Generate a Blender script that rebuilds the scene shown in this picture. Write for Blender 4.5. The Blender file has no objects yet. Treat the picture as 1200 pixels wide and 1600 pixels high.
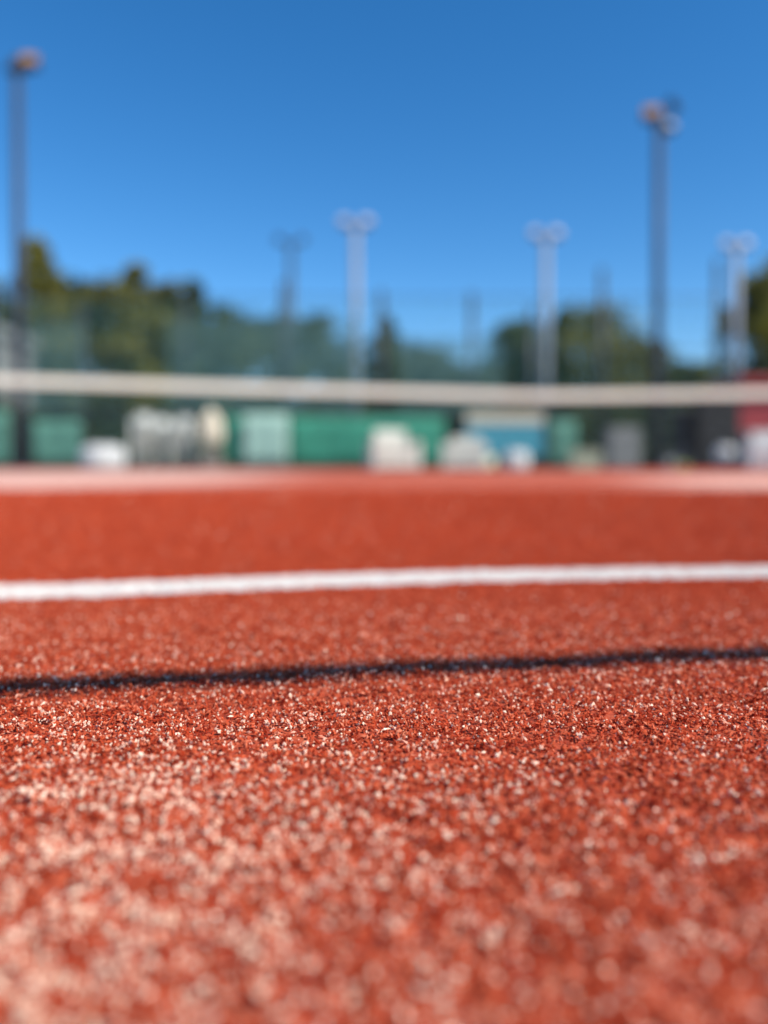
import bpy, bmesh, math, random
import numpy as np
from mathutils import Vector, Matrix
R = math.radians
random.seed(7); RNG = np.random.default_rng(11)
S = bpy.context.scene
C = S.collection

# ------------------------------------------------------------------ camera
H_CAM = 0.043                      # lens 4.3 cm above the court
PITCH = 0.8                        # degrees below the horizon; the rest of the framing is lens shift
PY0 = 748.0                        # photo row of the optical axis
cd = bpy.data.cameras.new('camera'); cam = bpy.data.objects.new('camera', cd); C.objects.link(cam)
S.camera = cam
cam.location = (0, 0, H_CAM)
cam.rotation_euler = (R(90 - PITCH), 0, 0)
cd.sensor_fit = 'HORIZONTAL'; cd.sensor_width = 7.3; cd.lens = 7.3      # focal length = frame width
cd.shift_y = (PY0 - 800) / 1200
cd.clip_start = 0.004; cd.clip_end = 3000
cd.dof.use_dof = True
cd.dof.focus_distance = 0.129
cd.dof.aperture_fstop = 7.3 / 3.85    # 3.85 mm aperture
cd.dof.aperture_blades = 0
S.render.resolution_x = 768; S.render.resolution_y = 1024

# ------------------------------------------------------------------ light
SUN_EL, SUN_AZ = 45.0, 124.0       # elevation; azimuth clockwise from +Y (right, slightly behind)
w = bpy.data.worlds.new('World'); S.world = w; w.use_nodes = True
nt = w.node_tree; nt.nodes.clear()
sky = nt.nodes.new('ShaderNodeTexSky'); sky.sky_type = 'NISHITA'; sky.sun_disc = False
sky.sun_elevation = R(SUN_EL); sky.sun_rotation = R(SUN_AZ)
sky.altitude = 600; sky.air_density = 1.0; sky.dust_density = 0.15; sky.ozone_density = 4.0
bg = nt.nodes.new('ShaderNodeBackground'); bg.inputs[1].default_value = 0.15
wo = nt.nodes.new('ShaderNodeOutputWorld')
hs_ = nt.nodes.new('ShaderNodeHueSaturation'); hs_.inputs['Saturation'].default_value = 1.30; nt.links.new(sky.outputs[0], hs_.inputs['Color']); nt.links.new(hs_.outputs[0], bg.inputs[0]); nt.links.new(bg.outputs[0], wo.inputs[0])
sl = bpy.data.lights.new('sun', 'SUN'); so = bpy.data.objects.new('sun', sl); C.objects.link(so)
sl.energy = 4.9; sl.angle = R(0.53); sl.color = (1.0, 0.93, 0.82)
a, e = R(SUN_AZ), R(SUN_EL)
TO_SUN = Vector((math.sin(a) * math.cos(e), math.cos(a) * math.cos(e), math.sin(e)))
so.rotation_euler = TO_SUN.to_track_quat('Z', 'Y').to_euler()
S.view_settings.view_transform = 'Standard'; S.view_settings.look = 'None'
S.view_settings.exposure = 0.2; S.view_settings.gamma = 1.0; S.view_settings.use_curve_mapping = False

# ------------------------------------------------------------------ helpers
CP, SP = math.cos(R(PITCH)), math.sin(R(PITCH))
def at(px, py, D):
    """point seen at photo pixel (px, py of 1200x1600) at horizontal distance D in front"""
    u = (px - 600) / 1200; v = (PY0 - py) / 1200
    dx, dy, dz = u, CP + v * SP, -SP + v * CP
    k = D / dy
    return Vector((dx * k, D, H_CAM + dz * k))
def row_d(py): return H_CAM / math.tan(math.atan((py - PY0) / 1200) + R(PITCH))      # distance of the ground seen at a photo row
def gx(px, D): return at(px, 727, D).x
YAW = 10.2                                                  # the painted line is turned by this much to the view
YAW2 = 8.6                                                  # the net and the added shadow rail
CU = Vector((math.cos(R(YAW)), math.sin(R(YAW)), 0)); CV = Vector((-math.sin(R(YAW)), math.cos(R(YAW)), 0))
def court(u, v, z=0): p = CU * u + CV * v; return Vector((p.x, p.y, z))
CU2 = Vector((math.cos(R(YAW2)), math.sin(R(YAW2)), 0)); CV2 = Vector((-math.sin(R(YAW2)), math.cos(R(YAW2)), 0))
def court2(u, v, z=0): p = CU2 * u + CV2 * v; return Vector((p.x, p.y, z))

class MB:
    def __init__(s): s.v = []; s.f = []
    def add(s, vs, fs):
        n = len(s.v); s.v += [tuple(q) for q in vs]; s.f += [tuple(n + i for i in f) for f in fs]
    def box(s, c, d, rot=None, taper=1.0):
        c = Vector(c); vs = []
        for z in (-.5, .5):
            t = taper if z > 0 else 1
            for x, y in ((-.5, -.5), (.5, -.5), (.5, .5), (-.5, .5)):
                p = Vector((x * d[0] * t, y * d[1] * t, z * d[2]))
                if rot: p = rot @ p
                vs.append(c + p)
        s.add(vs, [(3, 2, 1, 0), (4, 5, 6, 7), (0, 1, 5, 4), (1, 2, 6, 5), (2, 3, 7, 6), (3, 0, 4, 7)])
    def tube(s, pts, rad, n=10, cap=True):
        pts = [Vector(p) for p in pts]
        rad = rad if isinstance(rad, (list, tuple)) else [rad] * len(pts)
        vs = []; fs = []
        for i, p in enumerate(pts):
            d = (pts[min(i + 1, len(pts) - 1)] - pts[max(i - 1, 0)]).normalized()
            q = d.to_track_quat('Z', 'Y')
            for k in range(n):
                t = 2 * math.pi * k / n
                vs.append(p + q @ Vector((math.cos(t) * rad[i], math.sin(t) * rad[i], 0)))
        for i in range(len(pts) - 1):
            for k in range(n):
                a_, b_ = i * n + k, i * n + (k + 1) % n
                fs.append((a_, b_, b_ + n, a_ + n))
        if cap:
            fs.append(tuple(range(n - 1, -1, -1))); fs.append(tuple((len(pts) - 1) * n + k for k in range(n)))
        s.add(vs, fs)
    def sphere(s, c, r, n=10, m=6, sz=1.0):
        c = Vector(c); pr = [(c + Vector((0, 0, -r * sz)))]; vs = [pr[0]]; fs = []
        for j in range(1, m):
            ph = math.pi * j / m - math.pi / 2
            for k in range(n):
                t = 2 * math.pi * k / n
                vs.append(c + Vector((r * math.cos(ph) * math.cos(t), r * math.cos(ph) * math.sin(t), r * sz * math.sin(ph))))
        vs.append(c + Vector((0, 0, r * sz)))
        for k in range(n): fs.append((0, 1 + (k + 1) % n, 1 + k))
        for j in range(m - 2):
            for k in range(n):
                a_ = 1 + j * n + k; b_ = 1 + j * n + (k + 1) % n
                fs.append((a_, b_, b_ + n, a_ + n))
        t_ = len(vs) - 1; o = 1 + (m - 2) * n
        for k in range(n): fs.append((t_, o + k, o + (k + 1) % n))
        s.add(vs, fs)
    def build(s, name, mat, parent=None, smooth=False, bevel=0, loc=None):
        me = bpy.data.meshes.new(name); me.from_pydata(s.v, [], s.f); me.validate(); me.update()
        if smooth: me.polygons.foreach_set('use_smooth', [True] * len(me.polygons))
        me.materials.append(mat)
        o = bpy.data.objects.new(name, me); C.objects.link(o)
        if parent: o.parent = parent
        if loc is not None: o.location = loc
        if bevel:
            b = o.modifiers.new('bevel', 'BEVEL'); b.width = bevel; b.segments = 2; b.limit_method = 'ANGLE'
        return o
def tag(o, label=None, cat=None, group=None, kind=None):
    if label: o['label'] = label
    if cat: o['category'] = cat
    if group: o['group'] = group
    if kind: o['kind'] = kind
    return o
def thing(name, loc, label, cat, group=None, rz=0):
    o = bpy.data.objects.new(name, None); C.objects.link(o); o.empty_display_size = 0.2
    o.location = loc; o.rotation_euler = (0, 0, rz)
    return tag(o, label, cat, group)
def dup(root, loc, rz=None, label=None):
    r = root.copy(); C.objects.link(r); r.location = loc
    if rz is not None: r.rotation_euler = (0, 0, rz)
    if label: r['label'] = label
    for ch in list(root.children):
        c = ch.copy(); C.objects.link(c); c.parent = r
        for g in list(ch.children):
            d = g.copy(); C.objects.link(d); d.parent = c
    return r

def mat(name, col, rough=0.6, metal=0.0, var=0.18, scale=6.0, bump=0.15, bscale=60.0, spec=0.4, sss=0):
    m = bpy.data.materials.new(name); m.use_nodes = True; t = m.node_tree; L = t.links.new
    p = t.nodes['Principled BSDF']
    p.inputs['Roughness'].default_value = rough; p.inputs['Metallic'].default_value = metal
    p.inputs['Specular IOR Level'].default_value = spec
    tc = t.nodes.new('ShaderNodeTexCoord')
    n = t.nodes.new('ShaderNodeTexNoise'); n.inputs['Scale'].default_value = scale; n.inputs['Detail'].default_value = 6
    L(tc.outputs['Object'], n.inputs['Vector'])
    r = t.nodes.new('ShaderNodeValToRGB')
    r.color_ramp.elements[0].position = 0.3; r.color_ramp.elements[1].position = 0.7
    r.color_ramp.elements[0].color = tuple(c * (1 - var) for c in col) + (1,)
    r.color_ramp.elements[1].color = tuple(min(1, c * (1 + var)) for c in col) + (1,)
    L(n.outputs[0], r.inputs[0]); L(r.outputs[0], p.inputs['Base Color'])
    if bump:
        n2 = t.nodes.new('ShaderNodeTexNoise'); n2.inputs['Scale'].default_value = bscale; n2.inputs['Detail'].default_value = 4
        L(tc.outputs['Object'], n2.inputs['Vector'])
        b = t.nodes.new('ShaderNodeBump'); b.inputs['Strength'].default_value = bump; b.inputs['Distance'].default_value = 0.01
        L(n2.outputs[0], b.inputs['Height']); L(b.outputs[0], p.inputs['Normal'])
    return m

# ------------------------------------------------------------------ ground materials
def red_mix(t, L, fac_socket):
    """colour of the red carpet fibres and the sand between them, fac = 0..1 random tone of one grain"""
    r = t.nodes.new('ShaderNodeValToRGB'); cr = r.color_ramp
    cr.elements[0].position = 0.0; cr.elements[0].color = (0.20, 0.014, 0.006, 1)
    cr.elements[1].position = 1.0; cr.elements[1].color = (0.97, 0.74, 0.53, 1)
    for p_, c_ in ((0.25, (0.45, 0.052, 0.018, 1)), (0.62, (0.60, 0.110, 0.042, 1)), (0.80, (0.72, 0.25, 0.14, 1)), (0.86, (0.80, 0.42, 0.29, 1))):
        e_ = cr.elements.new(p_); e_.color = c_
    L(fac_socket, r.inputs[0]); return r

def sheet_mat():
    m = bpy.data.materials.new('red_court_surface'); m.use_nodes = True; t = m.node_tree; L = t.links.new
    p = t.nodes['Principled BSDF']; p.inputs['Roughness'].default_value = 0.85; p.inputs['Specular IOR Level'].default_value = 0.04
    g = t.nodes.new('ShaderNodeNewGeometry')
    n1 = t.nodes.new('ShaderNodeTexNoise'); n1.inputs['Scale'].default_value = 520; n1.inputs['Detail'].default_value = 5
    L(g.outputs['Position'], n1.inputs['Vector'])
    mr = t.nodes.new('ShaderNodeMapRange'); mr.inputs[1].default_value = 0.3; mr.inputs[2].default_value = 0.72
    mr.inputs[3].default_value = 0.02; mr.inputs[4].default_value = 0.72
    L(n1.outputs[0], mr.inputs[0])
    r = red_mix(t, L, mr.outputs[0])
    # drifts of pale sand further up the court
    nd = t.nodes.new('ShaderNodeTexNoise'); nd.inputs['Scale'].default_value = 1.3; nd.inputs['Detail'].default_value = 5
    L(g.outputs['Position'], nd.inputs['Vector'])
    def blob(cx, cy, rx, ry, amp):
        mp = t.nodes.new('ShaderNodeMapping'); mp.inputs['Location'].default_value = (-cx / rx, -cy / ry, 0)
        mp.inputs['Scale'].default_value = (1 / rx, 1 / ry, 0)
        L(g.outputs['Position'], mp.inputs[0])
        ln = t.nodes.new('ShaderNodeVectorMath'); ln.operation = 'LENGTH'; L(mp.outputs[0], ln.inputs[0])
        q = t.nodes.new('ShaderNodeMapRange'); q.interpolation_type = 'SMOOTHSTEP'
        q.inputs[1].default_value = 1.05; q.inputs[2].default_value = 0.72; q.inputs[3].default_value = 0; q.inputs[4].default_value = amp
        L(ln.outputs['Value'], q.inputs[0]); return q.outputs[0]
    def add(a_, b_):
        q = t.nodes.new('ShaderNodeMath'); q.operation = 'ADD'; q.use_clamp = True; L(a_, q.inputs[0]); L(b_, q.inputs[1]); return q.outputs[0]
    s_ = add(add(blob(-1.6, 2.7, 1.38, 1.65, 0.95), blob(2.0, 2.55, 1.28, 1.6, 0.9)), add(add(blob(-3.6, 6.5, 3.3, 4.6, 0.9), blob(0.3, 5.4, 2.6, 4.2, 0.10)), add(blob(1.25, 1.5, 0.8, 0.75, 0.6), blob(-1.55, 1.4, 0.95, 0.75, 0.6))))
    mu = t.nodes.new('ShaderNodeMath'); mu.operation = 'MULTIPLY'; L(s_, mu.inputs[0])
    nm = t.nodes.new('ShaderNodeMapRange'); nm.inputs[1].default_value = 0.25; nm.inputs[2].default_value = 0.6; nm.inputs[3].default_value = 0.7; nm.inputs[4].default_value = 1
    L(nd.outputs[0], nm.inputs[0]); L(nm.outputs[0], mu.inputs[1])
    mx = t.nodes.new('ShaderNodeMix'); mx.data_type = 'RGBA'; mx.inputs[7].default_value = (0.80, 0.47, 0.36, 1)
    L(mu.outputs[0], mx.inputs[0])
    # broad wear in the red itself
    n3 = t.nodes.new('ShaderNodeTexNoise'); n3.inputs['Scale'].default_value = 3.1; n3.inputs['Detail'].default_value = 4
    L(g.outputs['Position'], n3.inputs['Vector'])
    m3 = t.nodes.new('ShaderNodeMapRange'); m3.inputs[1].default_value = .3; m3.inputs[2].default_value = .7; m3.inputs[3].default_value = .86; m3.inputs[4].default_value = 1.12
    L(n3.outputs[0], m3.inputs[0])
    sd = t.nodes.new('ShaderNodeMix'); sd.data_type = 'RGBA'; sd.inputs[0].default_value = 0.045; sd.inputs[7].default_value = (0.80, 0.62, 0.48, 1); L(r.outputs[0], sd.inputs[6])
    vm = t.nodes.new('ShaderNodeVectorMath'); vm.operation = 'SCALE'; L(sd.outputs[2], vm.inputs[0]); L(m3.outputs[0], vm.inputs['Scale'])
    L(vm.outputs[0], mx.inputs[6]); L(mx.outputs[2], p.inputs['Base Color'])
    b = t.nodes.new('ShaderNodeBump'); b.inputs['Strength'].default_value = 0.6; b.inputs['Distance'].default_value = 0.0012
    L(n1.outputs[0], b.inputs['Height']); L(b.outputs[0], p.inputs['Normal'])
    return m
M_COURT = sheet_mat()

def grain_mat(name, white=False):
    m = bpy.data.materials.new(name); m.use_nodes = True; t = m.node_tree; L = t.links.new
    p = t.nodes['Principled BSDF']; p.inputs['Roughness'].default_value = 0.42; p.inputs['Specular IOR Level'].default_value = 0.45
    at_ = t.nodes.new('ShaderNodeAttribute'); at_.attribute_name = 'tone'
    if white:
        r = t.nodes.new('ShaderNodeValToRGB'); r.color_ramp.elements[0].color = (0.72, 0.58, 0.50, 1); r.color_ramp.elements[1].color = (0.82, 0.77, 0.70, 1)
        r.color_ramp.elements[1].position = 0.4
        L(at_.outputs['Fac'], r.inputs[0])
    else:
        r = red_mix(t, L, at_.outputs['Fac'])
        q = t.nodes.new('ShaderNodeMapRange'); q.inputs[1].default_value = 0.70; q.inputs[2].default_value = 0.84; q.inputs[3].default_value = 0.5; q.inputs[4].default_value = 0.30
        q2 = t.nodes.new('ShaderNodeMapRange'); q2.inputs[1].default_value = 0.80; q2.inputs[2].default_value = 0.86; q2.inputs[3].default_value = 0.06; q2.inputs[4].default_value = 0.25
        L(at_.outputs['Fac'], q2.inputs[0]); L(q2.outputs[0], p.inputs['Specular IOR Level'])
        L(at_.outputs['Fac'], q.inputs[0]); L(q.outputs[0], p.inputs['Roughness'])
    L(r.outputs[0], p.inputs['Base Color'])
    return m
M_GRAIN = grain_mat('red_fibre_and_sand'); M_WGRAIN = grain_mat('white_line_fibre', True)
M_LINE = mat('white_line_paint', (0.78, 0.72, 0.64), 0.7, var=0.05, scale=300, bump=0.4, bscale=900)

# ------------------------------------------------------------------ ground: earth, court carpet, line
def plane(name, pts, z, m):
    b = MB(); b.add([(x, y, z) for x, y in pts], [(0, 1, 2, 3)]); return b.build(name, m)
M_EARTH = mat('dry_ground', (0.20, 0.17, 0.12), 0.95, var=0.3, scale=0.4, bump=0.5, bscale=8)
tag(plane('ground', [(-1500, -1500), (1500, -1500), (1500, 1500), (-1500, 1500)], -0.020, M_EARTH), kind='structure')
def smooth_noise(x, y, cell, seed):
    """value noise in numpy"""
    r = np.random.default_rng(seed).random((256, 256))
    fx, fy = x / cell + 1000, y / cell + 1000
    ix, iy = np.floor(fx).astype(int), np.floor(fy).astype(int); tx, ty = fx - ix, fy - iy
    tx = tx * tx * (3 - 2 * tx); ty = ty * ty * (3 - 2 * ty)
    q = lambda i, j: r[i % 256, j % 256]
    return (q(ix, iy) * (1 - tx) + q(ix + 1, iy) * tx) * (1 - ty) + (q(ix, iy + 1) * (1 - tx) + q(ix + 1, iy + 1) * tx) * ty
def relief(x, y):
    """the carpet is not quite flat: soft swells of 1-2 mm near the camera, damped beyond"""
    k = np.clip(1.35 - y / 0.25, 0.12, 1) * np.clip(1.3 - y / 1.2, 0, 1)
    swell = 0.0015 * np.exp(-((x - 0.015) / 0.10) ** 2) * np.clip((y - .20) / .07, 0, 1) * np.clip((.62 - y) / .2, 0, 1)
    return swell + k * ((smooth_noise(x, y, 0.035, 3) - .5) * 0.0016 + (smooth_noise(x, y, 0.011, 4) - .5) * 0.0008
                + (smooth_noise(x, y, 0.10, 5) - .5) * 0.0022)
# court sheet: fine where close, coarse far away
ys = np.concatenate([np.array([-20, -6, -2, -.5, -.1]), np.linspace(0, 0.6, 100), np.linspace(0.62, 1.6, 40), np.array([1.8, 2.2, 3, 5, 9, 15.5])])
xs = np.concatenate([-np.array([22, 12, 6, 3, 1.6])[:], np.linspace(-0.8, 0.8, 220), np.array([1.6, 3, 6, 12, 22])])
X, Y = np.meshgrid(xs, ys); Z = relief(X, Y) * (np.abs(X) < 0.85) * (Y > -0.05) - 0.0002
ny, nx = X.shape
vs = np.stack([X.ravel(), Y.ravel(), Z.ravel()], 1)
fs = [(j * nx + i, j * nx + i + 1, (j + 1) * nx + i + 1, (j + 1) * nx + i) for j in range(ny - 1) for i in range(nx - 1)]
me = bpy.data.meshes.new('court'); me.from_pydata(vs.tolist(), [], fs); me.update(); me.materials.append(M_COURT)
me.polygons.foreach_set('use_smooth', [True] * len(me.polygons))
co = bpy.data.objects.new('court', me); C.objects.link(co); tag(co, kind='structure')

LINE_V0, LINE_V1 = row_d(922) * CV.y, row_d(902) * CV.y      # the painted line, measured square to it from below the lens
def make_grains(name, material, pts, size, tone, lift):
    """many small angular fibres and sand grains in one mesh; pts Nx2"""
    n = len(pts)
    base = np.array([[1, 0, 0], [-1, 0, 0], [0, 1, 0], [0, -1, 0], [0, 0, 1], [0, 0, -1]], float)
    tri = np.array([[0, 2, 4], [2, 1, 4], [1, 3, 4], [3, 0, 4], [2, 0, 5], [1, 2, 5], [3, 1, 5], [0, 3, 5]])
    P = np.repeat(base[None], n, 0) * (0.75 + 0.5 * RNG.random((n, 6, 1)))
    el = RNG.random(n) ** 1.5
    clump = smooth_noise(pts[:, 0], pts[:, 1], 0.0012, 31) * .6 + smooth_noise(pts[:, 0], pts[:, 1], 0.0034, 32) * .4
    lift = lift + (clump - .5) * 0.0022 * np.clip(1.4 - pts[:, 1] / .4, .2, 1)
    P[:, :, 0] *= (size * (0.28 + 0.10 * RNG.random(n)))[:, None]
    P[:, :, 1] *= (size * (0.24 + 0.14 * RNG.random(n)))[:, None]
    P[:, :, 2] *= (size * np.where(tone > .85, .30 + .35 * el, 0.40 + 0.75 * el))[:, None]
    # random lean of the long axis, random twist
    th = np.arccos(1 - RNG.random(n) * 1.0) ; ph = RNG.random(n) * 2 * np.pi; tw = RNG.random(n) * 2 * np.pi
    ct, st = np.cos(tw), np.sin(tw)
    x = P[:, :, 0] * ct[:, None] - P[:, :, 1] * st[:, None]; y = P[:, :, 0] * st[:, None] + P[:, :, 1] * ct[:, None]; z = P[:, :, 2]
    c2, s2 = np.cos(th)[:, None], np.sin(th)[:, None]
    x, z = x * c2 + z * s2, -x * s2 + z * c2
    c3, s3 = np.cos(ph)[:, None], np.sin(ph)[:, None]
    x, y = x * c3 - y * s3, x * s3 + y * c3
    V = np.stack([x + pts[:, 0:1], y + pts[:, 1:2], z + (relief(pts[:, 0], pts[:, 1]) + lift)[:, None]], 2).reshape(-1, 3)
    F = (tri[None] + (np.arange(n) * 6)[:, None, None]).reshape(-1, 3)
    me = bpy.data.meshes.new(name)
    me.vertices.add(len(V)); me.vertices.foreach_set('co', V.astype(np.float32).ravel())
    me.loops.add(F.size); me.loops.foreach_set('vertex_index', F.astype(np.int32).ravel())
    me.polygons.add(len(F)); me.polygons.foreach_set('loop_start', (np.arange(len(F)) * 3).astype(np.int32))
    me.update()
    me.polygons.foreach_set('use_smooth', np.zeros(len(F), bool))
    at_ = me.attributes.new('tone', 'FLOAT', 'POINT'); at_.data.foreach_set('value', np.repeat(tone, 6).astype(np.float32))
    me.materials.append(material)
    o = bpy.data.objects.new(name, me); C.objects.link(o); return o
def scatter(y0, y1, per_mm2, size):
    w_ = lambda y: 0.60 * y + 0.035
    area = (w_(y0) + w_(y1)) * (y1 - y0); n = int(area * 1e6 * per_mm2)
    y = y0 + (y1 - y0) * RNG.random(int(n * 1.6) + 10); keep = RNG.random(len(y)) < w_(y) / w_(y1); y = y[keep][:n]
    x = (RNG.random(len(y)) * 2 - 1) * w_(y)
    return np.stack([x, y], 1), size * (0.65 + 0.8 * RNG.random(len(y)) ** 2)
P_, Z_ = zip(scatter(0.040, 0.10, 3.4, 0.00068), scatter(0.10, 0.205, 4.2, 0.00060), scatter(0.205, 0.40, 2.6, 0.00068),
             scatter(0.40, 0.80, 0.5, 0.0013), scatter(0.80, 1.5, 0.10, 0.0026))
pts = np.concatenate(P_); size = np.concatenate(Z_)
v = pts @ np.array([CV.x, CV.y]) + (RNG.random(len(pts)) - .5) * 0.0022 + (smooth_noise(pts[:, 0], pts[:, 1], 0.004, 9) - .5) * 0.0022
on = (v > LINE_V0) & (v < LINE_V1) & (RNG.random(len(pts)) > .035)
tcl = smooth_noise(pts[:, 0], pts[:, 1], 0.0013, 41) * .55 + smooth_noise(pts[:, 0], pts[:, 1], 0.0040, 42) * .45
near = np.clip(1.25 - pts[:, 1] / .32, 0, 1)
tone = np.clip(RNG.random(len(pts)) ** 1.05 * .84 + (tcl - .5) * .40 * near, 0, .85)
drift = smooth_noise(pts[:, 0], pts[:, 1], 0.03, 21)
sandy = 0.06 + 0.18 * np.clip(tcl * 1.6 - .5, 0, 1) * (.5 + drift)
sandy += 0.80 * np.clip((0.14 - pts[:, 1]) / 0.06, 0, 1) * np.clip(0.50 - pts[:, 0] / 0.05, 0, 1) * np.clip(tcl * 2 - .5, 0, 1)
sandy *= np.clip(1.0 - (pts[:, 1] - .15) / .12, .10, 1)
tone = np.where(pts[:, 1] > .17, np.minimum(tone, .55 + .29 * np.clip((.30 - pts[:, 1]) / .13, 0, 1)), tone)
isand = RNG.random(len(pts)) < sandy; tone[isand] = 0.86 + 0.14 * RNG.random(isand.sum())
size[isand] *= 0.70 + 0.80 * RNG.random(isand.sum())
lift = size * (0.10 + 0.9 * RNG.random(len(pts)))
g = make_grains('court_fibres', M_GRAIN, pts[~on], size[~on], tone[~on], lift[~on])
tag(g, 'short red carpet fibres mixed with pale sand grains across the near court', 'court surface', kind='stuff')
# painted line: a sheet that follows the relief, with its own fibres
ln = MB(); us = np.linspace(-3.0, 3.2, 620); rows = np.linspace(LINE_V0, LINE_V1, 7)
vv = []
for q in rows:
    for u in us:
        c = court(u, q); zz = float(relief(np.array([c.x]), np.array([c.y]))[0]) if abs(c.x) < .8 else 0
        vv.append((c.x, c.y, zz + 0.0004))
nu = len(us); ln.add(vv, [(j * nu + i, j * nu + i + 1, (j + 1) * nu + i + 1, (j + 1) * nu + i) for j in range(6) for i in range(nu - 1)])
lo = ln.build('painted_line', M_LINE, smooth=True); tag(lo, kind='structure')
wg = make_grains('line_fibres', M_WGRAIN, pts[on], size[on], RNG.random(on.sum()), lift[on])
tag(wg, 'short fibres painted white along the court line', 'line surface', kind='stuff')

# ------------------------------------------------------------------ unseen rail added behind the lens to cast the thin dark shadow band
M_STEEL = mat('painted_steel', (0.10, 0.11, 0.11), 0.4, metal=0.3, var=0.2)
RH = 0.5; V_SH = row_d(1049) * CV2.y
lh = -Vector((TO_SUN.x, TO_SUN.y, 0)) / TO_SUN.z
v_rail = V_SH - RH * lh.dot(CV2)
lr = thing('added_shadow_rail', court2(0, v_rail), 'added unseen steel rail on two short posts, put in to shadow the red court', 'rail', rz=R(YAW2))
b = MB(); b.tube([(-1.5, 0, RH), (1.5, 0, RH)], 0.0050, 14); b.build('shadow_rail_bar', M_STEEL, lr, True)
for s_ in (-1.5, 1.5):
    b = MB(); b.tube([(s_, 0, 0), (s_, 0, RH + .01)], 0.011, 12); b.box((s_, 0, 0.003), (.08, .08, .006)); b.build('post', M_STEEL, lr)

# ------------------------------------------------------------------ tennis net
M_TAPE = mat('net_tape_canvas', (0.72, 0.71, 0.60), 0.8, var=0.04, scale=8, bump=0.2)
M_CORD = mat('net_cord', (0.025, 0.03, 0.028), 0.8, bump=0)
M_GREENP = mat('green_painted_steel', (0.03, 0.10, 0.06), 0.4)
NV = 8.45; NU0, NU1, NUM = -7.2, 8.6, 3.0
def net_h(u):
    k = (NUM - u) / (NUM - NU0) if u < NUM else (u - NUM) / (NU1 - NUM)
    return 0.914 + 0.156 * k ** 1.15
net = thing('tennis_net', court2(0, NV), 'long black mesh tennis net topped by a white canvas band, stretched across the court', 'net', rz=R(YAW2))
b = MB(); N = 80; th = 0.012; TAPE = 0.092
rows_ = []
for i in range(N + 1):
    u = NU0 + (NU1 - NU0) * i / N; h = net_h(u)
    sg = 0.002 * math.sin(u * 9)
    b_ = [(u, -th, h - TAPE + sg), (u, -th * 1.1, h - .01), (u, 0, h), (u, th * 1.1, h - .01), (u, th, h - TAPE + sg)]
    rows_.append(b_)
vs_ = [p for r_ in rows_ for p in r_]
b.add(vs_, [(i * 5 + k, i * 5 + (k + 1) % 5, (i + 1) * 5 + (k + 1) % 5, (i + 1) * 5 + k) for i in range(N) for k in range(5)])
b.build('top_band', M_TAPE, net)
b = MB(); c_ = 0.0014
nv_ = int((NU1 - NU0) / 0.045)
for i in range(nv_ + 1):
    u = NU0 + i * 0.045; b.box((u, 0, (net_h(u) - TAPE) / 2 + .02), (2 * c_, 2 * c_, net_h(u) - TAPE - .04))
for j in range(19):
    f = (j + 0.5) / 19
    pts_ = [(NU0 + (NU1 - NU0) * i / 24, 0.0, 0.03 + f * (net_h(NU0 + (NU1 - NU0) * i / 24) - TAPE - .03)) for i in range(25)]
    b.tube(pts_, c_, 4)
b.build('net_mesh', M_CORD, net)
for u in (NU0, NU1):
    b = MB(); b.tube([(u, 0, 0), (u, 0, 1.08)], 0.045, 16); b.sphere((u, 0, 1.08), .045); b.build('post', M_GREENP, net, True)

# ------------------------------------------------------------------ fence behind the court
M_WIRE = mat('green_coated_wire', (0.09, 0.26, 0.24), 0.5, bump=0)
M_POST = mat('dark_post_steel', (0.05, 0.065, 0.075), 0.45, metal=0.2)
FV = 26.5
fence = thing('mesh_fence', (0, FV, 0), 'tall green chain link fence on dark steel posts behind the far end of the court', 'fence')
fx0, fx1, fh = -19.0, 11.7, 5.9
b = MB(); p_ = 0.075; wr = 0.0017
k0 = int((fx1 - fx0 + fh) / p_)
for s_ in (1, -1):
    for i in range(k0):
        c = fx0 - (fh if s_ == 1 else 0) + i * p_
        xa, za, xb, zb = (c, 0, c + fh, fh) if s_ == 1 else (c, 0, c - fh, fh)
        # clip to the panel
        def cl(x, z, xo, zo):
            if x < fx0: t = (fx0 - x) / (xo - x); return fx0, z + (zo - z) * t
            if x > fx1: t = (x - fx1) / (x - xo); return fx1, z + (zo - z) * t
            return x, z
        if max(xa, xb) <= fx0 + .02 or min(xa, xb) >= fx1 - .02: continue
        (xa2, za2), (xb2, zb2) = cl(xa, za, xb, zb), cl(xb, zb, xa, za)
        if abs(zb2 - za2) < .02: continue
        b.tube([(xa2, s_ * .003, za2 + .02), (xb2, s_ * .003, zb2)], wr, 3, cap=False)
b.build('wire_mesh', M_WIRE, fence)
for z in (0.06, 2.1, 4.1, fh):
    b = MB(); b.tube([(fx0, -.02, z), (fx1, -.02, z)], 0.02, 8); b.build('rail', M_POST, fence)
for px, top in ((-140, 430), (-10, 440), (130, 470), (290, 455), (443, 432), (596, 446), (737, 450), (830, 470), (940, 412), (1120, 398)):
    h = at(px, top + 8, FV).z; x = gx(px, FV)
    b = MB(); b.tube([(x, .04, 0), (x, .04, h)], 0.095, 12); b.build('post', M_POST, fence, True)

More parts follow.
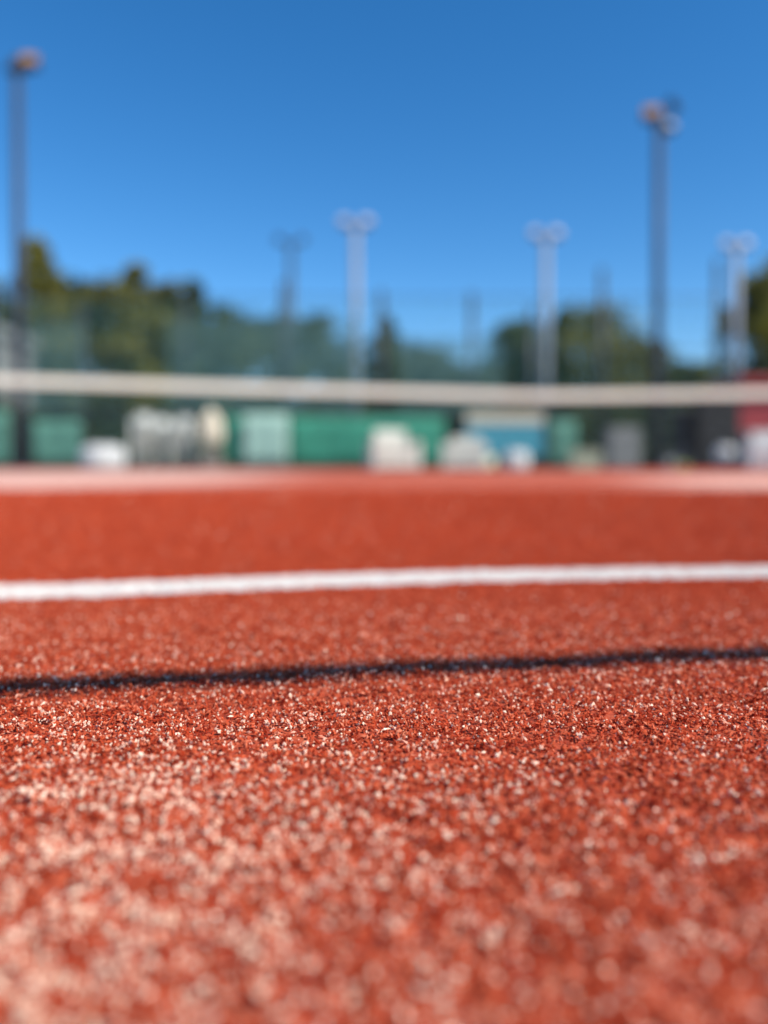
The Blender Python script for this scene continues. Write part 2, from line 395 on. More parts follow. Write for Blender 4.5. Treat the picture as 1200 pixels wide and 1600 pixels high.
M_SCR = mat('green_screen_fabric', (0.035, 0.26, 0.165), 0.7, var=0.14, scale=1.6, bump=0.3, bscale=14)
M_SCR2 = mat('faded_teal_screen_fabric', (0.10, 0.27, 0.20), 0.75, var=0.15, scale=1.3, bump=0.3, bscale=12)
M_MINT = mat('pale_mint_fabric', (0.36, 0.56, 0.46), 0.7, var=0.06)
M_HEM = mat('dark_hem', (0.03, 0.07, 0.05), 0.8)
def screen(px0, px1, ytop, D, m, label, group='windscreens hung along the fence', ybot=None):
    x0, x1 = gx(px0, D), gx(px1, D); zt = at(600, ytop, D).z
    t = thing('windscreen', ((x0 + x1) / 2, D, 0), label, 'windscreen', group)
    b = MB(); n = max(4, int((x1 - x0) / .12)); W = x1 - x0; vs = []
    for j in range(5):
        for i in range(n + 1):
            xx = -W / 2 + W * i / n; zz = .08 + (zt - .1) * j / 4
            vs.append((xx, 0.03 * math.sin(xx * 3.1 + px0) * math.sin(math.pi * j / 4) + .012 * math.sin(xx * 11), zz))
    f = [(j * (n + 1) + i, j * (n + 1) + i + 1, (j + 1) * (n + 1) + i + 1, (j + 1) * (n + 1) + i) for j in range(4) for i in range(n)]
    b.add(vs, f)
    o = b.build('fabric', m, t, True); md = o.modifiers.new('t', 'SOLIDIFY'); md.thickness = .004
    b = MB(); b.box((0, -.012, zt), (W, .02, .05)); b.build('hem', M_HEM, t)
    return t
SF = FV - 0.18
screen(-160, 14, 640, SF, M_SCR2, 'faded green windscreen at the far left end of the fence')
screen(52, 126, 655, SF, M_SCR2, 'teal windscreen between the dark left floodlight pole and the wide low pouf')
screen(352, 378, 648, SF, M_SCR, 'narrow green windscreen strip just left of the pale mint panel')
screen(452, 694, 650, SF, M_SCR, 'widest saturated green windscreen, behind the largest armchair')
screen(858, 900, 655, SF, M_SCR2, 'green windscreen strip right of the blue banner')
mp = screen(380, 450, 644, SF - .25, M_MINT, 'pale mint green cloth panel on the fence between two green screens')
M_WIND = mat('teal_windbreak_twine', (0.10, 0.22, 0.21), 0.7, bump=0)
def windbreak(px0, px1, ytop, label):
    D_ = FV - .08; x0, x1 = gx(px0, D_), gx(px1, D_); zt = at(600, ytop, D_).z; z0 = 1.95; W = x1 - x0
    t = thing('windbreak_net', ((x0 + x1) / 2, D_, 0), label, 'windbreak net', 'windbreak nets tied high on the fence')
    b = MB(); p_ = .07; hw = .0075; ns = 10
    for i in range(int(W / p_) + 1):
        x = -W / 2 + i * p_
        q = [(x + .02 * math.sin(k * .9 + x), .03 * math.sin(k * .8 + x * .8), z0 + (zt - z0) * k / ns) for k in range(ns + 1)]
        b.add([(a_ + s_ * hw, b_, c_) for (a_, b_, c_) in q for s_ in (-1, 1)], [(2 * k, 2 * k + 1, 2 * k + 3, 2 * k + 2) for k in range(ns)])
    nx_ = max(6, int(W / .3))
    for j in range(int((zt - z0) / p_) + 1):
        z = z0 + j * p_
        q = [(-W / 2 + W * k / nx_, .004 + .03 * math.sin(z + k * .5), z - .02 * math.sin(k * 1.1)) for k in range(nx_ + 1)]
        b.add([(a_, b_, c_ + s_ * hw) for (a_, b_, c_) in q for s_ in (-1, 1)], [(2 * k, 2 * k + 2, 2 * k + 3, 2 * k + 1) for k in range(nx_)])
    o = b.build('netting', M_WIND, t); o.modifiers.new('t', 'SOLIDIFY').thickness = .002
    b = MB(); b.tube([(-W / 2, -.01, zt), (0, -.01, zt - .05), (W / 2, -.01, zt)], .012, 6); b.build('top_cord', M_POST, t)
windbreak(46, 132, 500, 'narrow teal windbreak net high on the fence right of the dark left floodlight')
windbreak(262, 562, 497, 'widest teal windbreak net, left of the pale central floodlight')
windbreak(622, 782, 528, 'lower teal windbreak net right of the pale central floodlight')
# blue banner
x0, x1, D = gx(728, SF - .1), gx(850, SF - .1), SF - .1
bn = thing('banner', ((x0 + x1) / 2, D, 0), 'blue banner with a cream strip on top hung on the fence behind a cream armchair', 'banner')
M_BLUE = mat('blue_banner_cloth', (0.06, 0.30, 0.38), 0.6, var=0.08); M_CREAM = mat('cream_cloth', (0.62, 0.56, 0.42), 0.7, var=0.06)
b = MB(); b.box((0, 0, .99), (x1 - x0, .02, 1.10)); b.build('blue_cloth', M_BLUE, bn)
b = MB(); b.box((0, 0, 1.75), (x1 - x0, .03, .36)); b.build('cream_strip', M_CREAM, bn)
for s_ in (-1, 1):
    b = MB(); b.tube([(s_ * (x1 - x0) / 2 * 1.01, 0, 0), (s_ * (x1 - x0) / 2 * 1.01, 0, 1.95)], .03); b.build('pole', M_POST, bn)

M_PAVE = mat('pale_concrete_paving', (0.24, 0.18, 0.15), 0.9, var=.15, scale=.8)
tag(plane('terrace_paving', [(-24, 15.62), (24, 15.62), (24, 25.6), (-24, 25.6)], -0.006, M_PAVE), kind='structure')
b = MB(); b.box((0, 15.56, -.004), (44, .11, .05)); tag(b.build('court_edging', mat('dark_red_edging', (0.16, 0.05, 0.04), .9)), kind='structure')
# kerb at the end of the court
M_KERB = mat('dark_kerb', (0.10, 0.055, 0.045), 0.9)
b = MB(); b.box((-2, 25.75, 0.04), (40, .16, .12)); tag(b.build('kerb', M_KERB), kind='structure')

# ------------------------------------------------------------------ floodlights
M_DARKPOLE = mat('dark_galvanised_pole', (0.045, 0.06, 0.09), 0.6, metal=0.3)
M_PALEPOLE = mat('pale_galvanised_pole', (0.27, 0.29, 0.32), 0.5, metal=0.1)
M_HOUS = mat('lamp_housing', (0.04, 0.04, 0.045), 0.5)
M_REFL = mat('pale_lamp_glass', (0.52, 0.50, 0.52), 0.4, var=0.04)
M_AMBER = mat('rusty_orange_lamp_face', (0.34, 0.17, 0.025), 0.7, var=0.2)
def dark_flood(px, ytop, D, label, lamps):
    x = gx(px, D); h = at(px, ytop, D).z
    t = thing('floodlight', (x, D, 0), label, 'floodlight')
    b = MB(); b.tube([(0, 0, .02), (0, 0, h * .5), (0, 0, h)], [.13, .12, .105], 14); b.build('pole', M_DARKPOLE, t, True)
    b = MB(); b.box((0, 0, .02), (.4, .4, .04)); b.build('base_plate', M_DARKPOLE, t)
    b = MB(); b.tube([(-.32, 0, h + .02), (.36, 0, h + .02)], .04, 8); b.build('crossbar', M_DARKPOLE, t)
    for (dx, dz, sx, face, ry) in lamps:
        rot = Matrix.Rotation(R(ry), 3, 'Z') @ Matrix.Rotation(R(-28), 3, 'X')
        b = MB(); b.box((dx, -.02, h + dz), (sx, .20, sx * .85), rot, .9)
        hs = b.build('lamp_head', M_HOUS, t, bevel=.02)
        b = MB(); b.box(Vector((dx, -.02, h + dz)) + rot @ Vector((0, -.115, 0)), (sx * .86, .02, sx * .7), rot); b.build('lamp_face', face, hs)
        b = MB(); b.tube([(dx * .9, 0, h), (dx, .0, h + dz)], .025, 6); b.build('bracket', M_DARKPOLE, t)
    return t
dark_flood(31, 112, 20, 'dark floodlight pole at the left with one rusty orange lamp face',
           [(.36, .22, .42, M_AMBER, 12), (.0, .18, .42, M_HOUS, -40)])
dark_flood(1027, 192, 20, 'dark floodlight pole at the right with an orange lamp and a small grey one',
           [(-.20, .20, .46, M_AMBER, -12), (.33, .42, .34, M_DARKPOLE, 50), (.24, -.14, .28, M_PALEPOLE, 15)])
def pale_flood(px, ytop, D, label, grp, polem, facem, hw=.34, gap=.30):
    x = gx(px, D); h = at(px, ytop, D).z
    t = thing('floodlight', (x, D, 0), label, 'floodlight', grp)
    b = MB(); b.tube([(0, 0, .02), (0, 0, h * .5), (0, 0, h - .1)], [.20, .17, .14], 14); b.build('pole', polem, t, True)
    b = MB(); b.tube([(-gap - .1, 0, h - .1), (gap + .1, 0, h - .1)], .05, 8); b.build('crossbar', M_DARKPOLE, t)
    for s_ in (-1, 1):
        rot = Matrix.Rotation(R(-30), 3, 'X') @ Matrix.Rotation(R(s_ * 8), 3, 'Z')
        b = MB(); b.box((s_ * gap, 0, h + .1), (hw, .22, .30), rot, .95); hs = b.build('lamp_head', facem, t, bevel=.03)
        b = MB(); b.box(Vector((s_ * gap, 0, h + .1)) + rot @ Vector((0, -.125, 0)), (hw * .9, .02, .26), rot); b.build('lamp_face', M_REFL if facem is not M_HOUS else M_DARKPOLE, hs)
    return t
G = 'twin headed floodlights beyond the fence'
pale_flood(556, 351, 30, 'pale twin headed floodlight rising behind the middle of the net, tallest of the pale ones', G, M_PALEPOLE, M_REFL, .42, .42)
pale_flood(852, 369, 31, 'pale twin headed floodlight between the centre one and the dark right pole', G, M_PALEPOLE, M_REFL, .42, .42)
pale_flood(1148, 385, 32, 'pale twin headed floodlight right of the dark pole, near the kiosk', G, M_PALEPOLE, M_REFL, .40, .38)
b_ = pale_flood(455, 377, 42, 'distant grey twin headed floodlight left of the pale central one', G, M_POST, M_HOUS, .42, .62)

# ------------------------------------------------------------------ trees
def leaf_mat(name, c1, c2):
    m = bpy.data.materials.new(name); m.use_nodes = True; t = m.node_tree; L = t.links.new
    p = t.nodes['Principled BSDF']; p.inputs['Roughness'].default_value = 0.6
    g_ = t.nodes.new('ShaderNodeNewGeometry'); r = t.nodes.new('ShaderNodeValToRGB')
    r.color_ramp.elements[0].color = c1 + (1,); r.color_ramp.elements[1].color = c2 + (1,)
    nz = t.nodes.new('ShaderNodeTexNoise'); nz.inputs['Scale'].default_value = 0.75; nz.inputs['Detail'].default_value = 3; L(g_.outputs['Position'], nz.inputs['Vector'])
    mz = t.nodes.new('ShaderNodeMapRange'); mz.inputs[1].default_value = .36; mz.inputs[2].default_value = .64; mz.inputs[3].default_value = -.25; mz.inputs[4].default_value = .95; L(nz.outputs[0], mz.inputs[0])
    ad = t.nodes.new('ShaderNodeMath'); ad.operation = 'MULTIPLY_ADD'; ad.inputs[1].default_value = .35; L(g_.outputs['Random Per Island'], ad.inputs[0]); L(mz.outputs[0], ad.inputs[2])
    L(ad.outputs[0], r.inputs[0]); L(r.outputs[0], p.inputs['Base Color'])
    tr = t.nodes.new('ShaderNodeBsdfTranslucent'); L(r.outputs[0], tr.inputs[0]); mx = t.nodes.new('ShaderNodeMixShader'); mx.inputs[0].default_value = 0.25
    L(p.outputs[0], mx.inputs[1]); L(tr.outputs[0], mx.inputs[2]); L(mx.outputs[0], t.nodes['Material Output'].inputs[0])
    return m
LEAF = [leaf_mat('olive_needles', (0.025, 0.040, 0.010), (0.27, 0.25, 0.035)),
        leaf_mat('dark_green_leaves', (0.015, 0.028, 0.012), (0.12, 0.16, 0.04)),
        leaf_mat('grey_green_leaves', (0.045, 0.075, 0.055), (0.09, 0.14, 0.09))]
M_BARK = mat('bark', (0.075, 0.055, 0.04), 0.9, var=0.3, scale=4, bump=0.6, bscale=10)
def tree(px, ytop, wpx, D, kind, mi, label, ybot=660, dens=1.0):
    x = gx(px, D); H = at(px, ytop, D).z; W = 1.95 * wpx / 1200 * D; zb = max(.4, at(px, ybot, D).z)
    t = thing(kind, (x, D, 0), label, 'tree', 'trees beyond the fence')
    rng = np.random.default_rng(int(px * 7 + 1000))
    b = MB(); lean = rng.normal(0, .2)
    tp = [(0, 0, 0), (lean * .3, 0, H * .3), (lean * .7, 0, H * .6), (lean, 0, H * .93)]
    b.tube(tp, [.22, .17, .1, .03], 10)
    for i in range(9):
        z = zb + (H - zb) * (i + .5) / 10; a_ = rng.random() * 6.28; r_ = W * .33 * (1 - z / H * .6)
        b.tube([(lean * z / H, 0, z), (lean * z / H + r_ * math.cos(a_) * .5, r_ * math.sin(a_) * .5, z + r_ * .25), (lean * z / H + r_ * math.cos(a_), r_ * math.sin(a_), z + r_ * .35)], [.07, .045, .02], 6)
    b.build('trunk', M_BARK, t)
    # clumps, then leaf-sized faces round each clump
    nc = int(84 * dens); cs = []
    for i in range(nc):
        f = rng.random() ** .85; z = zb + (H - zb) * f
        if kind == 'pine_tree': prof = (1 - f) ** .75 * .95 + .06
        else: prof = math.sqrt(max(0, 1 - (f * 1.9 - .9) ** 2 * .95)) if f > .47 else .75 + .5 * f
        prof *= .72 + .5 * rng.random()
        a_ = rng.random() * 6.28; rr = W / 2 * prof * math.sqrt(rng.random()) 
        cs.append((lean * z / H + rr * math.cos(a_), rr * math.sin(a_), z - .1, W * (.10 + .11 * rng.random()) * (1 - .45 * f if kind == 'pine_tree' else 1)))
    cs.append((lean, 0, H - W * .06, W * .09)); cs.append((lean, 0, H - W * .2, W * .13))
    cs = np.array(cs); per = int(110)
    idx = np.repeat(np.arange(len(cs)), per); n = len(idx)
    d = rng.normal(size=(n, 3)); d /= np.linalg.norm(d, axis=1)[:, None]
    c = cs[idx, :3] + d * (cs[idx, 3] * rng.random(n) ** .45)[:, None] * np.array([1, 1, .8]); c[:, 2] = np.clip(c[:, 2], .25, None)
    s = (.09 + .13 * rng.random(n)) * (D / 45) ; A = rng.normal(size=(n, 3)); A /= np.linalg.norm(A, axis=1)[:, None]
    B = np.cross(A, rng.normal(size=(n, 3))); B /= np.linalg.norm(B, axis=1)[:, None]
    V = np.stack([c - A * s[:, None], c + B * s[:, None] * .55, c + A * s[:, None], c - B * s[:, None] * .55], 1).reshape(-1, 3)
    me = bpy.data.meshes.new('crown'); me.from_pydata(V.tolist(), [], np.arange(n * 4).reshape(-1, 4).tolist()); me.update(); me.materials.append(LEAF[mi])
    o = bpy.data.objects.new('crown', me); C.objects.link(o); o.parent = t
    return t
T = [(-25, 440, 100, 46, 'broad_tree', 0, 'broad olive tree at the left edge beyond the fence'),
     (74, 378, 105, 44, 'pine_tree', 0, 'tallest pointed pine at the left beside the dark floodlight pole'),
     (118, 446, 80, 50, 'broad_tree', 1, 'low dark tree between the two tallest left pines'),
     (166, 450, 90, 42, 'broad_tree', 0, 'rounded yellow green tree at the foot of the second left pine'),
     (210, 414, 85, 46, 'pine_tree', 0, 'second tall pine, right of the tallest pine on the left'),
     (254, 446, 75, 47, 'broad_tree', 0, 'brownish olive tree between the second pine and the slope of the treeline'),
     (290, 440, 60, 46, 'pine_tree', 1, 'dark pointed pine where the left treeline starts to drop'),
     (345, 482, 75, 48, 'broad_tree', 1, 'dark tree at the lower end of the left treeline', 640, .62),
     (425, 498, 95, 60, 'broad_tree', 2, 'greyish green tree behind the distant grey floodlight', 640, .50),
     (500, 502, 80, 60, 'broad_tree', 1, 'dark rounded tree just left of the pale central floodlight', 640, .50),
     (606, 498, 60, 58, 'pine_tree', 1, 'small pointed tree just right of the pale central floodlight'),
     (655, 548, 80, 64, 'broad_tree', 2, 'low grey green tree right of the centre in the dip of the treeline'),
     (716, 572, 60, 64, 'broad_tree', 2, 'lowest grey green tree left of the bright gap of sky'),
     (805, 512, 80, 52, 'broad_tree', 1, 'dark tree left of the second pale floodlight'),
     (875, 484, 60, 48, 'pine_tree', 1, 'dark pointed tree just right of the second pale floodlight'),
     (938, 488, 110, 46, 'broad_tree', 0, 'wide olive tree left of the dark right floodlight pole'),
     (1003, 540, 50, 50, 'broad_tree', 1, 'narrow dark tree at the foot of the dark right floodlight pole'),
     (1082, 572, 60, 60, 'broad_tree', 0, 'small round tree low in the sky gap at the right'),
     (1192, 432, 80, 40, 'broad_tree', 0, 'tall olive tree at the right edge behind the kiosk'),
     (1245, 400, 90, 42, 'broad_tree', 0, 'tree beyond the right edge of the view behind the kiosk')]
for a_ in T: tree(*a_[:7], ybot=a_[7] if len(a_) > 7 else 690, dens=a_[8] if len(a_) > 8 else 1.0)
# a clipped hedge between fence and trees
def hedge(px0, px1, ytop, D, mi, label):
    x0, x1 = gx(px0, D), gx(px1, D); H = at(600, ytop, D).z; n = int((x1 - x0) * H * 420)
    rng = np.random.default_rng(int(px0) + 3000)
    c = np.stack([(rng.random(n) - .5) * (x1 - x0), (rng.random(n) - .5) * 1.1, rng.random(n) ** .9 * H], 1)
    c[:, 2] *= .88 + .2 * np.sin(c[:, 0] * 2.1 + px0) * np.sin(c[:, 0] * .7)
    s = .07 + .08 * rng.random(n); A = rng.normal(size=(n, 3)); A /= np.linalg.norm(A, axis=1)[:, None]
    B = np.cross(A, rng.normal(size=(n, 3))); B /= np.linalg.norm(B, axis=1)[:, None]
    V = np.stack([c - A * s[:, None], c + B * s[:, None] * .6, c + A * s[:, None], c - B * s[:, None] * .6], 1).reshape(-1, 3)
    me = bpy.data.meshes.new('hedge'); me.from_pydata(V.tolist(), [], np.arange(n * 4).reshape(-1, 4).tolist()); me.update(); me.materials.append(LEAF[mi])
    o = bpy.data.objects.new('hedge', me); C.objects.link(o); o.location = ((x0 + x1) / 2, D, 0); tag(o, label, 'hedge', 'hedges behind the fence'); return o
hedge(-120, 350, 610, 29.5, 1, 'dark leafy hedge behind the left half of the fence')
hedge(352, 760, 598, 30.5, 1, 'dark leafy hedge behind the middle green windscreen')
hedge(775, 1150, 610, 31, 1, 'dark leafy hedge behind the right part of the fence')

# ------------------------------------------------------------------ building at the left edge
M_WALL = mat('grey_render_wall', (0.24, 0.25, 0.24), 0.9, var=0.08); M_ROOF = mat('brown_roof', (0.10, 0.07, 0.06), 0.8)
M_GLASS = mat('dark_window_glass', (0.03, 0.04, 0.05), 0.1, var=.05, bump=0)
D = 33; x1 = gx(24, D) - 1.9; H = at(600, 492, D).z
bl = thing('building', (x1 - 3.5, D + 3, 0), 'pale grey rendered building at the far left edge, partly hidden by trees', 'building')
b = MB(); b.box((0, 0, (H - .5) / 2), (7, 6, H - .5)); b.build('wall', M_WALL, bl)
b = MB(); b.box((0, 0, H - .25), (7.4, 6.4, .5)); b.build('roof', M_WALL, bl)
for zx in (-2.2, 0, 2.2):
    for zz in (1.6, 4.4):
        b = MB(); b.box((zx, -3.02, zz), (1.1, .08, 1.4)); f_ = b.build('window', M_CREAM, bl)
        b = MB(); b.box((zx, -3.07, zz), (.96, .03, 1.26)); b.build('pane', M_GLASS, f_)

# ------------------------------------------------------------------ plastic chairs, tables and things by the fence
M_PLA = mat('white_plastic', (0.68, 0.68, 0.64), 0.5, var=0.04, bump=0.05)
M_PLG = mat('greyed_plastic', (0.72, 0.73, 0.66), 0.5, var=0.10)
def make_chair(m, label, group):
    t = thing('plastic_chair', (0, 0, 0), label, 'chair', group)
    # seat: slightly dished slab
    b = MB(); n = 6; vs = []
    for j in range(n + 1):
        for i in range(n + 1):
            x = (i / n - .5) * .46; y = (j / n - .5) * .44
            vs.append((x, y, .43 - .018 * math.cos(x / .46 * math.pi) * math.cos(y / .44 * math.pi)))
    b.add(vs, [(j * (n + 1) + i, j * (n + 1) + i + 1, (j + 1) * (n + 1) + i + 1, (j + 1) * (n + 1) + i) for j in range(n) for i in range(n)])
    o = b.build('seat', m, t, True); o.modifiers.new('s', 'SOLIDIFY').thickness = .015
    # back: curved slats between stiles
    b = MB()
    b.box((0, .29, .655), (.40, .012, .33), Matrix.Rotation(R(-14), 3, 'X'), .93)
    b.tube([(-.23, .24, .45), (-.235, .30, .72), (-.17, .33, .83), (0, .345, .86), (.17, .33, .83), (.235, .30, .72), (.23, .24, .45)], .016, 8)
    b.build('backrest', m, t, True)
    for s_ in (-1, 1):
        b = MB(); b.tube([(s_ * .235, .27, .66), (s_ * .275, .10, .665), (s_ * .27, -.14, .65), (s_ * .255, -.20, .60), (s_ * .235, -.21, .44)], [.016, .022, .024, .02, .018], 8)
        b.build('armrest', m, t, True)
        for y0, y1 in ((-.20, -.25), (.20, .27)):
            b = MB(); b.tube([(s_ * .215, y0, .43), (s_ * .245, y1, 0)], [.026, .018], 8); b.build('leg', m, t, True)
    return t
chairs = {}
ORD = ['bottom', 'second lowest', 'third', 'fourth', 'fifth', 'sixth', 'seventh', 'eighth', 'ninth', 'tenth']
def put_chair(px, D, z, rz, label, m, group):
    loc = (gx(px, D), D, z)
    if m.name not in chairs:
        c = chairs[m.name] = make_chair(m, label, group); c.location = loc; c.rotation_euler = (0, 0, rz)
    else: c = dup(chairs[m.name], loc, rz, label)
    c['group'] = group
def stack(px, D, n, rz, where, m, group, colour='white', dz=.078):
    for k in range(n):
        o_ = 'topmost' if k == n - 1 else ORD[k]
        put_chair(px + .25 * math.sin(k * 2.3), D, k * dz, rz, '%s %s plastic chair in the %s' % (o_, colour, where), m, group)
G = 'greyed chairs in three tall stacks'
stack(222, 22, 10, R(5), 'tall stack nearest the wide low pouf', M_PLG, G, 'greyed', .085)
stack(250, 22.4, 9, R(0), 'middle one of three tall stacks', M_PLG, G, 'greyed', .085)
stack(282, 22, 9, R(-7), 'tall stack nearest the cream parasol', M_PLG, G, 'greyed', .085)
def round_table(px, D, rad, h, m, label):
    t = thing('plastic_table', (gx(px, D), D, 0), label, 'table')
    b = MB(); b.tube([(0, 0, h - .05), (0, 0, h - .012), (0, 0, h)], [rad, rad, rad - .01], 28); b.build('tabletop', m, t)
    for k in range(4):
        a_ = math.pi / 4 + k * math.pi / 2
        b = MB(); b.tube([(math.cos(a_) * rad * .7, math.sin(a_) * rad * .7, h - .05), (math.cos(a_) * rad * .8, math.sin(a_) * rad * .8, 0)], [.045, .03], 8); b.build('leg', m, t)
    return t
M_CUSH = mat('cream_outdoor_cushion', (0.64, 0.63, 0.54), 0.8, var=.04, bump=.1, bscale=30)
def armchair(px, D, rz, W, hb, label, m=None):
    m = m or M_CUSH
    t = thing('armchair', (gx(px, D), D, 0), label, 'armchair', 'boxy armchairs beyond the net', rz)
    for s_ in (-1, 1):
        b = MB(); b.box((s_ * (W / 2 - .08), 0, .31), (.16, .78, .56), None, .97); b.build('armrest', m, t, bevel=.03)
        for y in (-.3, .3):
            b = MB(); b.tube([(s_ * (W / 2 - .08), y, 0), (s_ * (W / 2 - .08), y, .05)], .02, 8); b.build('leg', M_PLG, t)
    b = MB(); b.box((0, .32, (hb + .06) / 2), (W - .32, .15, hb - .06), Matrix.Rotation(R(-5), 3, 'X')); b.build('backrest', m, t, bevel=.04)
    b = MB(); b.box((0, -.07, .20), (W - .325, .62, .28)); b.build('seat_base', m, t, bevel=.01)
    b = MB(); b.box((0, -.08, .42), (W - .33, .62, .15)); b.build('seat_cushion', m, t, bevel=.045)
    return t
armchair(614, 16.2, R(12), 1.02, .86, 'largest cream boxy armchair in front of the wide green screen')
armchair(726, 17.2, R(-8), .98, .74, 'cream boxy armchair in front of the blue banner, left of the white pouf')
armchair(1204, 16.0, R(-14), 1.0, .76, 'white boxy armchair at the right edge in front of the red kiosk', M_PLA)
def pouf(px, D, rad, h, m, label, cat='pouf', name='pouf', z0=0):
    t = thing(name, (gx(px, D), D, 0), label, cat); n = 28; b = MB()
    prof = [(z0 + .005, .80), (z0 + h * .06, .93), (z0 + h * .35, 1.0), (z0 + h * .7, .98), (z0 + h * .9, .86), (z0 + h, .55)]
    b.tube([(0, 0, z) for z, q in prof], [rad * q for z, q in prof], n); b.build('body', m, t, True)
    b = MB(); b.tube([(rad * 1.0 * math.cos(k * math.pi / 12), rad * 1.0 * math.sin(k * math.pi / 12), z0 + h * .52) for k in range(25)], .009, 6); b.build('piping', m, t)
    if z0:
        b = MB(); b.tube([(0, 0, .02), (0, 0, z0 + .02)], .03, 10); b.tube([(0, 0, 0), (0, 0, .02)], .17, 20); b.build('pedestal', M_PLG, t)
    return t
pouf(806, 16.8, .29, .42, M_PLA, 'small bright white pouf beside the cream armchair at the banner')
pouf(161, 17.5, .50, .56, M_PLA, 'wide low white pouf left of the tall chair stacks')
pouf(1132, 16.6, .20, .36, M_PLA, 'round white pedestal stool in front of the black cabinet', 'stool', 'stool', .16)
# white lidded storage tub
def tub(name, px, D, dims, m, lidm, label, cat):
    t = thing(name, (gx(px, D), D, 0), label, cat)
    b = MB(); b.box((0, 0, dims[2] * .44), (dims[0] * .92, dims[1] * .92, dims[2] * .88), None, 1.06); b.build('body', m, t, bevel=.02)
    b = MB(); b.box((0, 0, dims[2] * .94), (dims[0] * 1.02, dims[1] * 1.02, dims[2] * .12)); b.build('lid', lidm, t, bevel=.015)
    b = MB(); b.tube([(-.08, -dims[1] * .53, dims[2] * .8), (-.06, -dims[1] * .53 - .03, dims[2] * .8), (.06, -dims[1] * .53 - .03, dims[2] * .8), (.08, -dims[1] * .53, dims[2] * .8)], .012, 6); b.build('handle', lidm, t)
    return t
M_OL = mat('pale_olive_plastic', (0.36, 0.37, 0.26), 0.6)
tub('storage_chest', 912, 20.5, (.86, .5, .50), M_OL, M_OL, 'pale olive storage chest left of the grey cabinet', 'chest')
M_GREY = mat('grey_sheet_metal', (0.20, 0.21, 0.20), 0.6, var=0.15); M_BLK = mat('black_sheet_metal', (0.012, 0.014, 0.014), 0.6); M_DGREY = mat('dark_grey_sheet_metal', (0.06, 0.065, 0.06), 0.6)
def cabinet(px0, px1, ytop, D, m, label):
    x0, x1 = gx(px0, D), gx(px1, D); h = at(600, ytop, D).z; W = x1 - x0
    t = thing('metal_cabinet', ((x0 + x1) / 2, D, 0), label, 'cabinet')
    b = MB(); b.box((0, 0, .04 + (h - .04) / 2), (W, .5, h - .04)); b.build('body', m, t, bevel=.01)
    for s_ in (-1, 1):
        b = MB(); b.box((s_ * W / 4, -.262, h / 2 + .02), (W / 2 - .02, .02, h - .1)); d_ = b.build('door', m, t, bevel=.004)
        b = MB(); b.box((s_ * .05, -.285, h * .55), (.02, .025, .12)); b.build('handle', M_PALEPOLE, d_)
    return t
cabinet(948, 996, 668, 22.5, M_GREY, 'grey metal cabinet beside the foot of the dark right pole')
cabinet(1086, 1150, 622, 22.8, M_BLK, 'black metal cabinet left of the red kiosk')
cabinet(1052, 1078, 640, 23.5, M_DGREY, 'narrow dark grey cabinet left of the black one')
# cream parasol, folded, on a grey base
D = 21.5; pz = thing('folded_parasol', (gx(330, D), D, 0), 'folded cream parasol in a grey block base right of the tall chair stacks', 'parasol')
b = MB(); n = 18; prof = [(.72, .20), (.80, .27), (1.0, .30), (1.25, .28), (1.45, .22), (1.62, .10), (1.70, .03)]; vs = []
for z, r in prof:
    for k in range(n):
        a_ = 2 * math.pi * k / n; rr = r * (1 + .14 * (-1) ** k); vs.append((rr * math.cos(a_), rr * math.sin(a_), z))
b.add(vs, [(j * n + k, j * n + (k + 1) % n, (j + 1) * n + (k + 1) % n, (j + 1) * n + k) for j in range(len(prof) - 1) for k in range(n)] + [tuple(range(n - 1, -1, -1)), tuple((len(prof) - 1) * n + k for k in range(n))])
M_CREAM2 = mat('cream_parasol_cloth', (0.74, 0.66, 0.50), 0.8, var=.05)
b.build('canopy', M_CREAM2, pz)
b = MB(); b.tube([(0, 0, .1), (0, 0, 1.78)], .025); b.build('pole', M_PALEPOLE, pz)
M_BASE = mat('grey_brown_block', (0.20, 0.18, 0.15), 0.9)
b = MB(); b.box((0, 0, .26), (.55, .5, .52), None, .9); b.build('base', M_BASE, pz, bevel=.02)
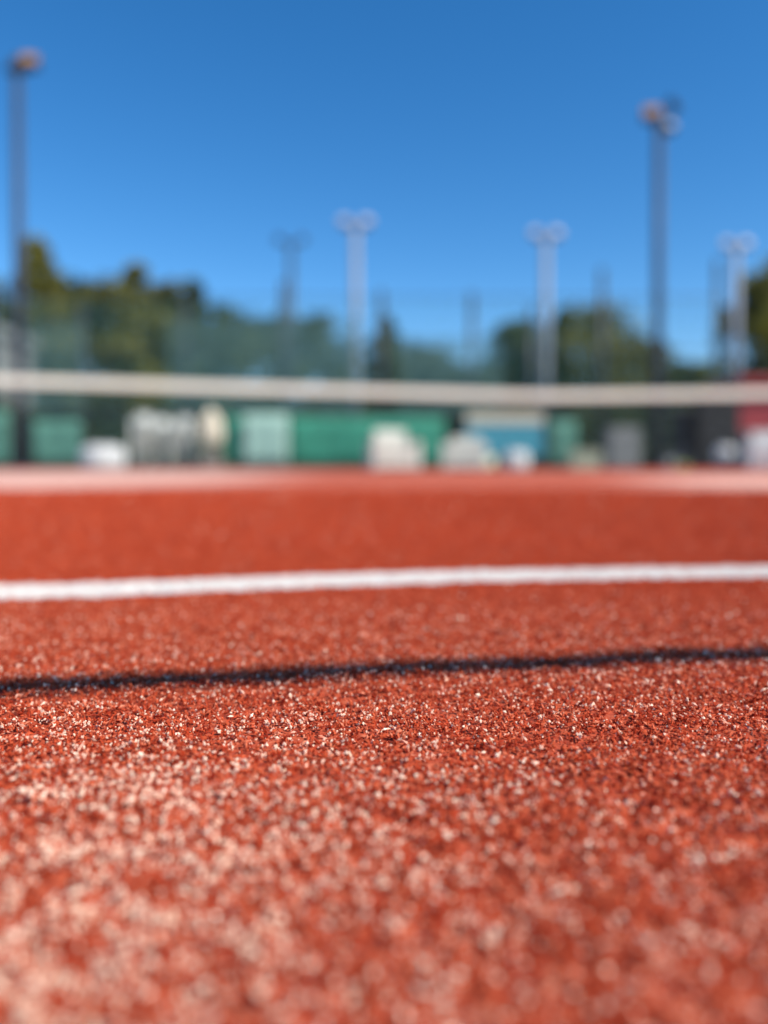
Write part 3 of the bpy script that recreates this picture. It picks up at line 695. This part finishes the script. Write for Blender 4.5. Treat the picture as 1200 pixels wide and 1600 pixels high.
# ball basket with balls
D = 19.5; M_BALL = mat('yellow_ball_felt', (0.55, 0.62, 0.06), 0.9); bk = thing('ball_basket', (gx(1066, D), D, 0), 'wire basket of yellow tennis balls on the court edge by the narrow dark cabinet', 'basket')
b = MB()
for z in (.03, .16, .30):
    b.tube([(.2 * math.cos(t_ * math.pi / 2 + .785), .2 * math.sin(t_ * math.pi / 2 + .785), z) for t_ in (0, 1, 2, 3, 4)], .006, 5)
for k in range(16):
    a_ = k * math.pi / 8; q = .2 * min(1, .7071 / max(abs(math.cos(a_)), abs(math.sin(a_)))); b.tube([(q * math.cos(a_), q * math.sin(a_), .03), (q * math.cos(a_), q * math.sin(a_), .30)], .004, 4)
b.tube([(-.14, 0, .3), (-.12, 0, .48), (.12, 0, .48), (.14, 0, .3)], .008, 6)
b.build('wire_frame', M_PALEPOLE, bk)
D0 = D; rngb = random.Random(5); ball0 = None
for k in range(24):
    lay = k // 12; i = k % 12; bx_, by_ = -.1 + (i % 4) * .068, -.07 + (i // 4) * .07
    loc = (bk.location.x + bx_, D0 + by_, .065 + lay * .066)
    if ball0 is None:
        b = MB(); b.sphere((0, 0, 0), .033, 12, 8); ball0 = b.build('tennis_ball', M_BALL, None, True); o = ball0
        tag(o, 'yellow tennis ball lying in the wire basket', 'ball', 'tennis balls in the basket')
    else: o = ball0.copy(); C.objects.link(o)
    o.location = loc
bu = thing('bucket', (gx(1043, 20), 20, 0), 'small pale bucket left of the wire ball basket', 'bucket')
b = MB(); b.tube([(0, 0, 0), (0, 0, .26), (0, 0, .28)], [.11, .15, .16], 18, cap=True); b.build('body', M_PLG, bu, True)
b = MB(); b.tube([(.15 * math.cos(t_), 0, .27 + .12 * math.sin(t_)) for t_ in np.linspace(0, math.pi, 9)], .005, 5); b.build('handle', M_POST, bu)
# red kiosk
D = 23.0; x0, x1 = gx(1158, D), gx(1330, D); W = x1 - x0; M_RED = mat('red_painted_board', (0.30, 0.035, 0.04), 0.5)
kh = at(600, 590, D).z
kk = thing('kiosk', ((x0 + x1) / 2, D + 1.1, 0), 'red fronted kiosk with a grey lower wall at the right edge', 'kiosk')
b = MB(); b.box((0, 0, .55), (W, 2.0, 1.1)); b.build('lower_wall', M_GREY, kk)
b = MB(); b.box((0, 0, 1.1 + (kh - 1.3) / 2), (W - .02, 1.98, kh - 1.3)); b.build('upper_wall', M_RED, kk)
b = MB(); b.box((0, -.1, kh - .1), (W + .3, 2.5, .2)); b.build('roof', M_RED, kk, bevel=.02)
b = MB(); b.box((0, -1.15, 1.1), (W * .9, .3, .05)); b.build('counter', M_PLG, kk)
b = MB(); b.box((.3, -1.0, 1.5), (W * .5, .04, .5)); b.build('shutter', M_DGREY, kk)
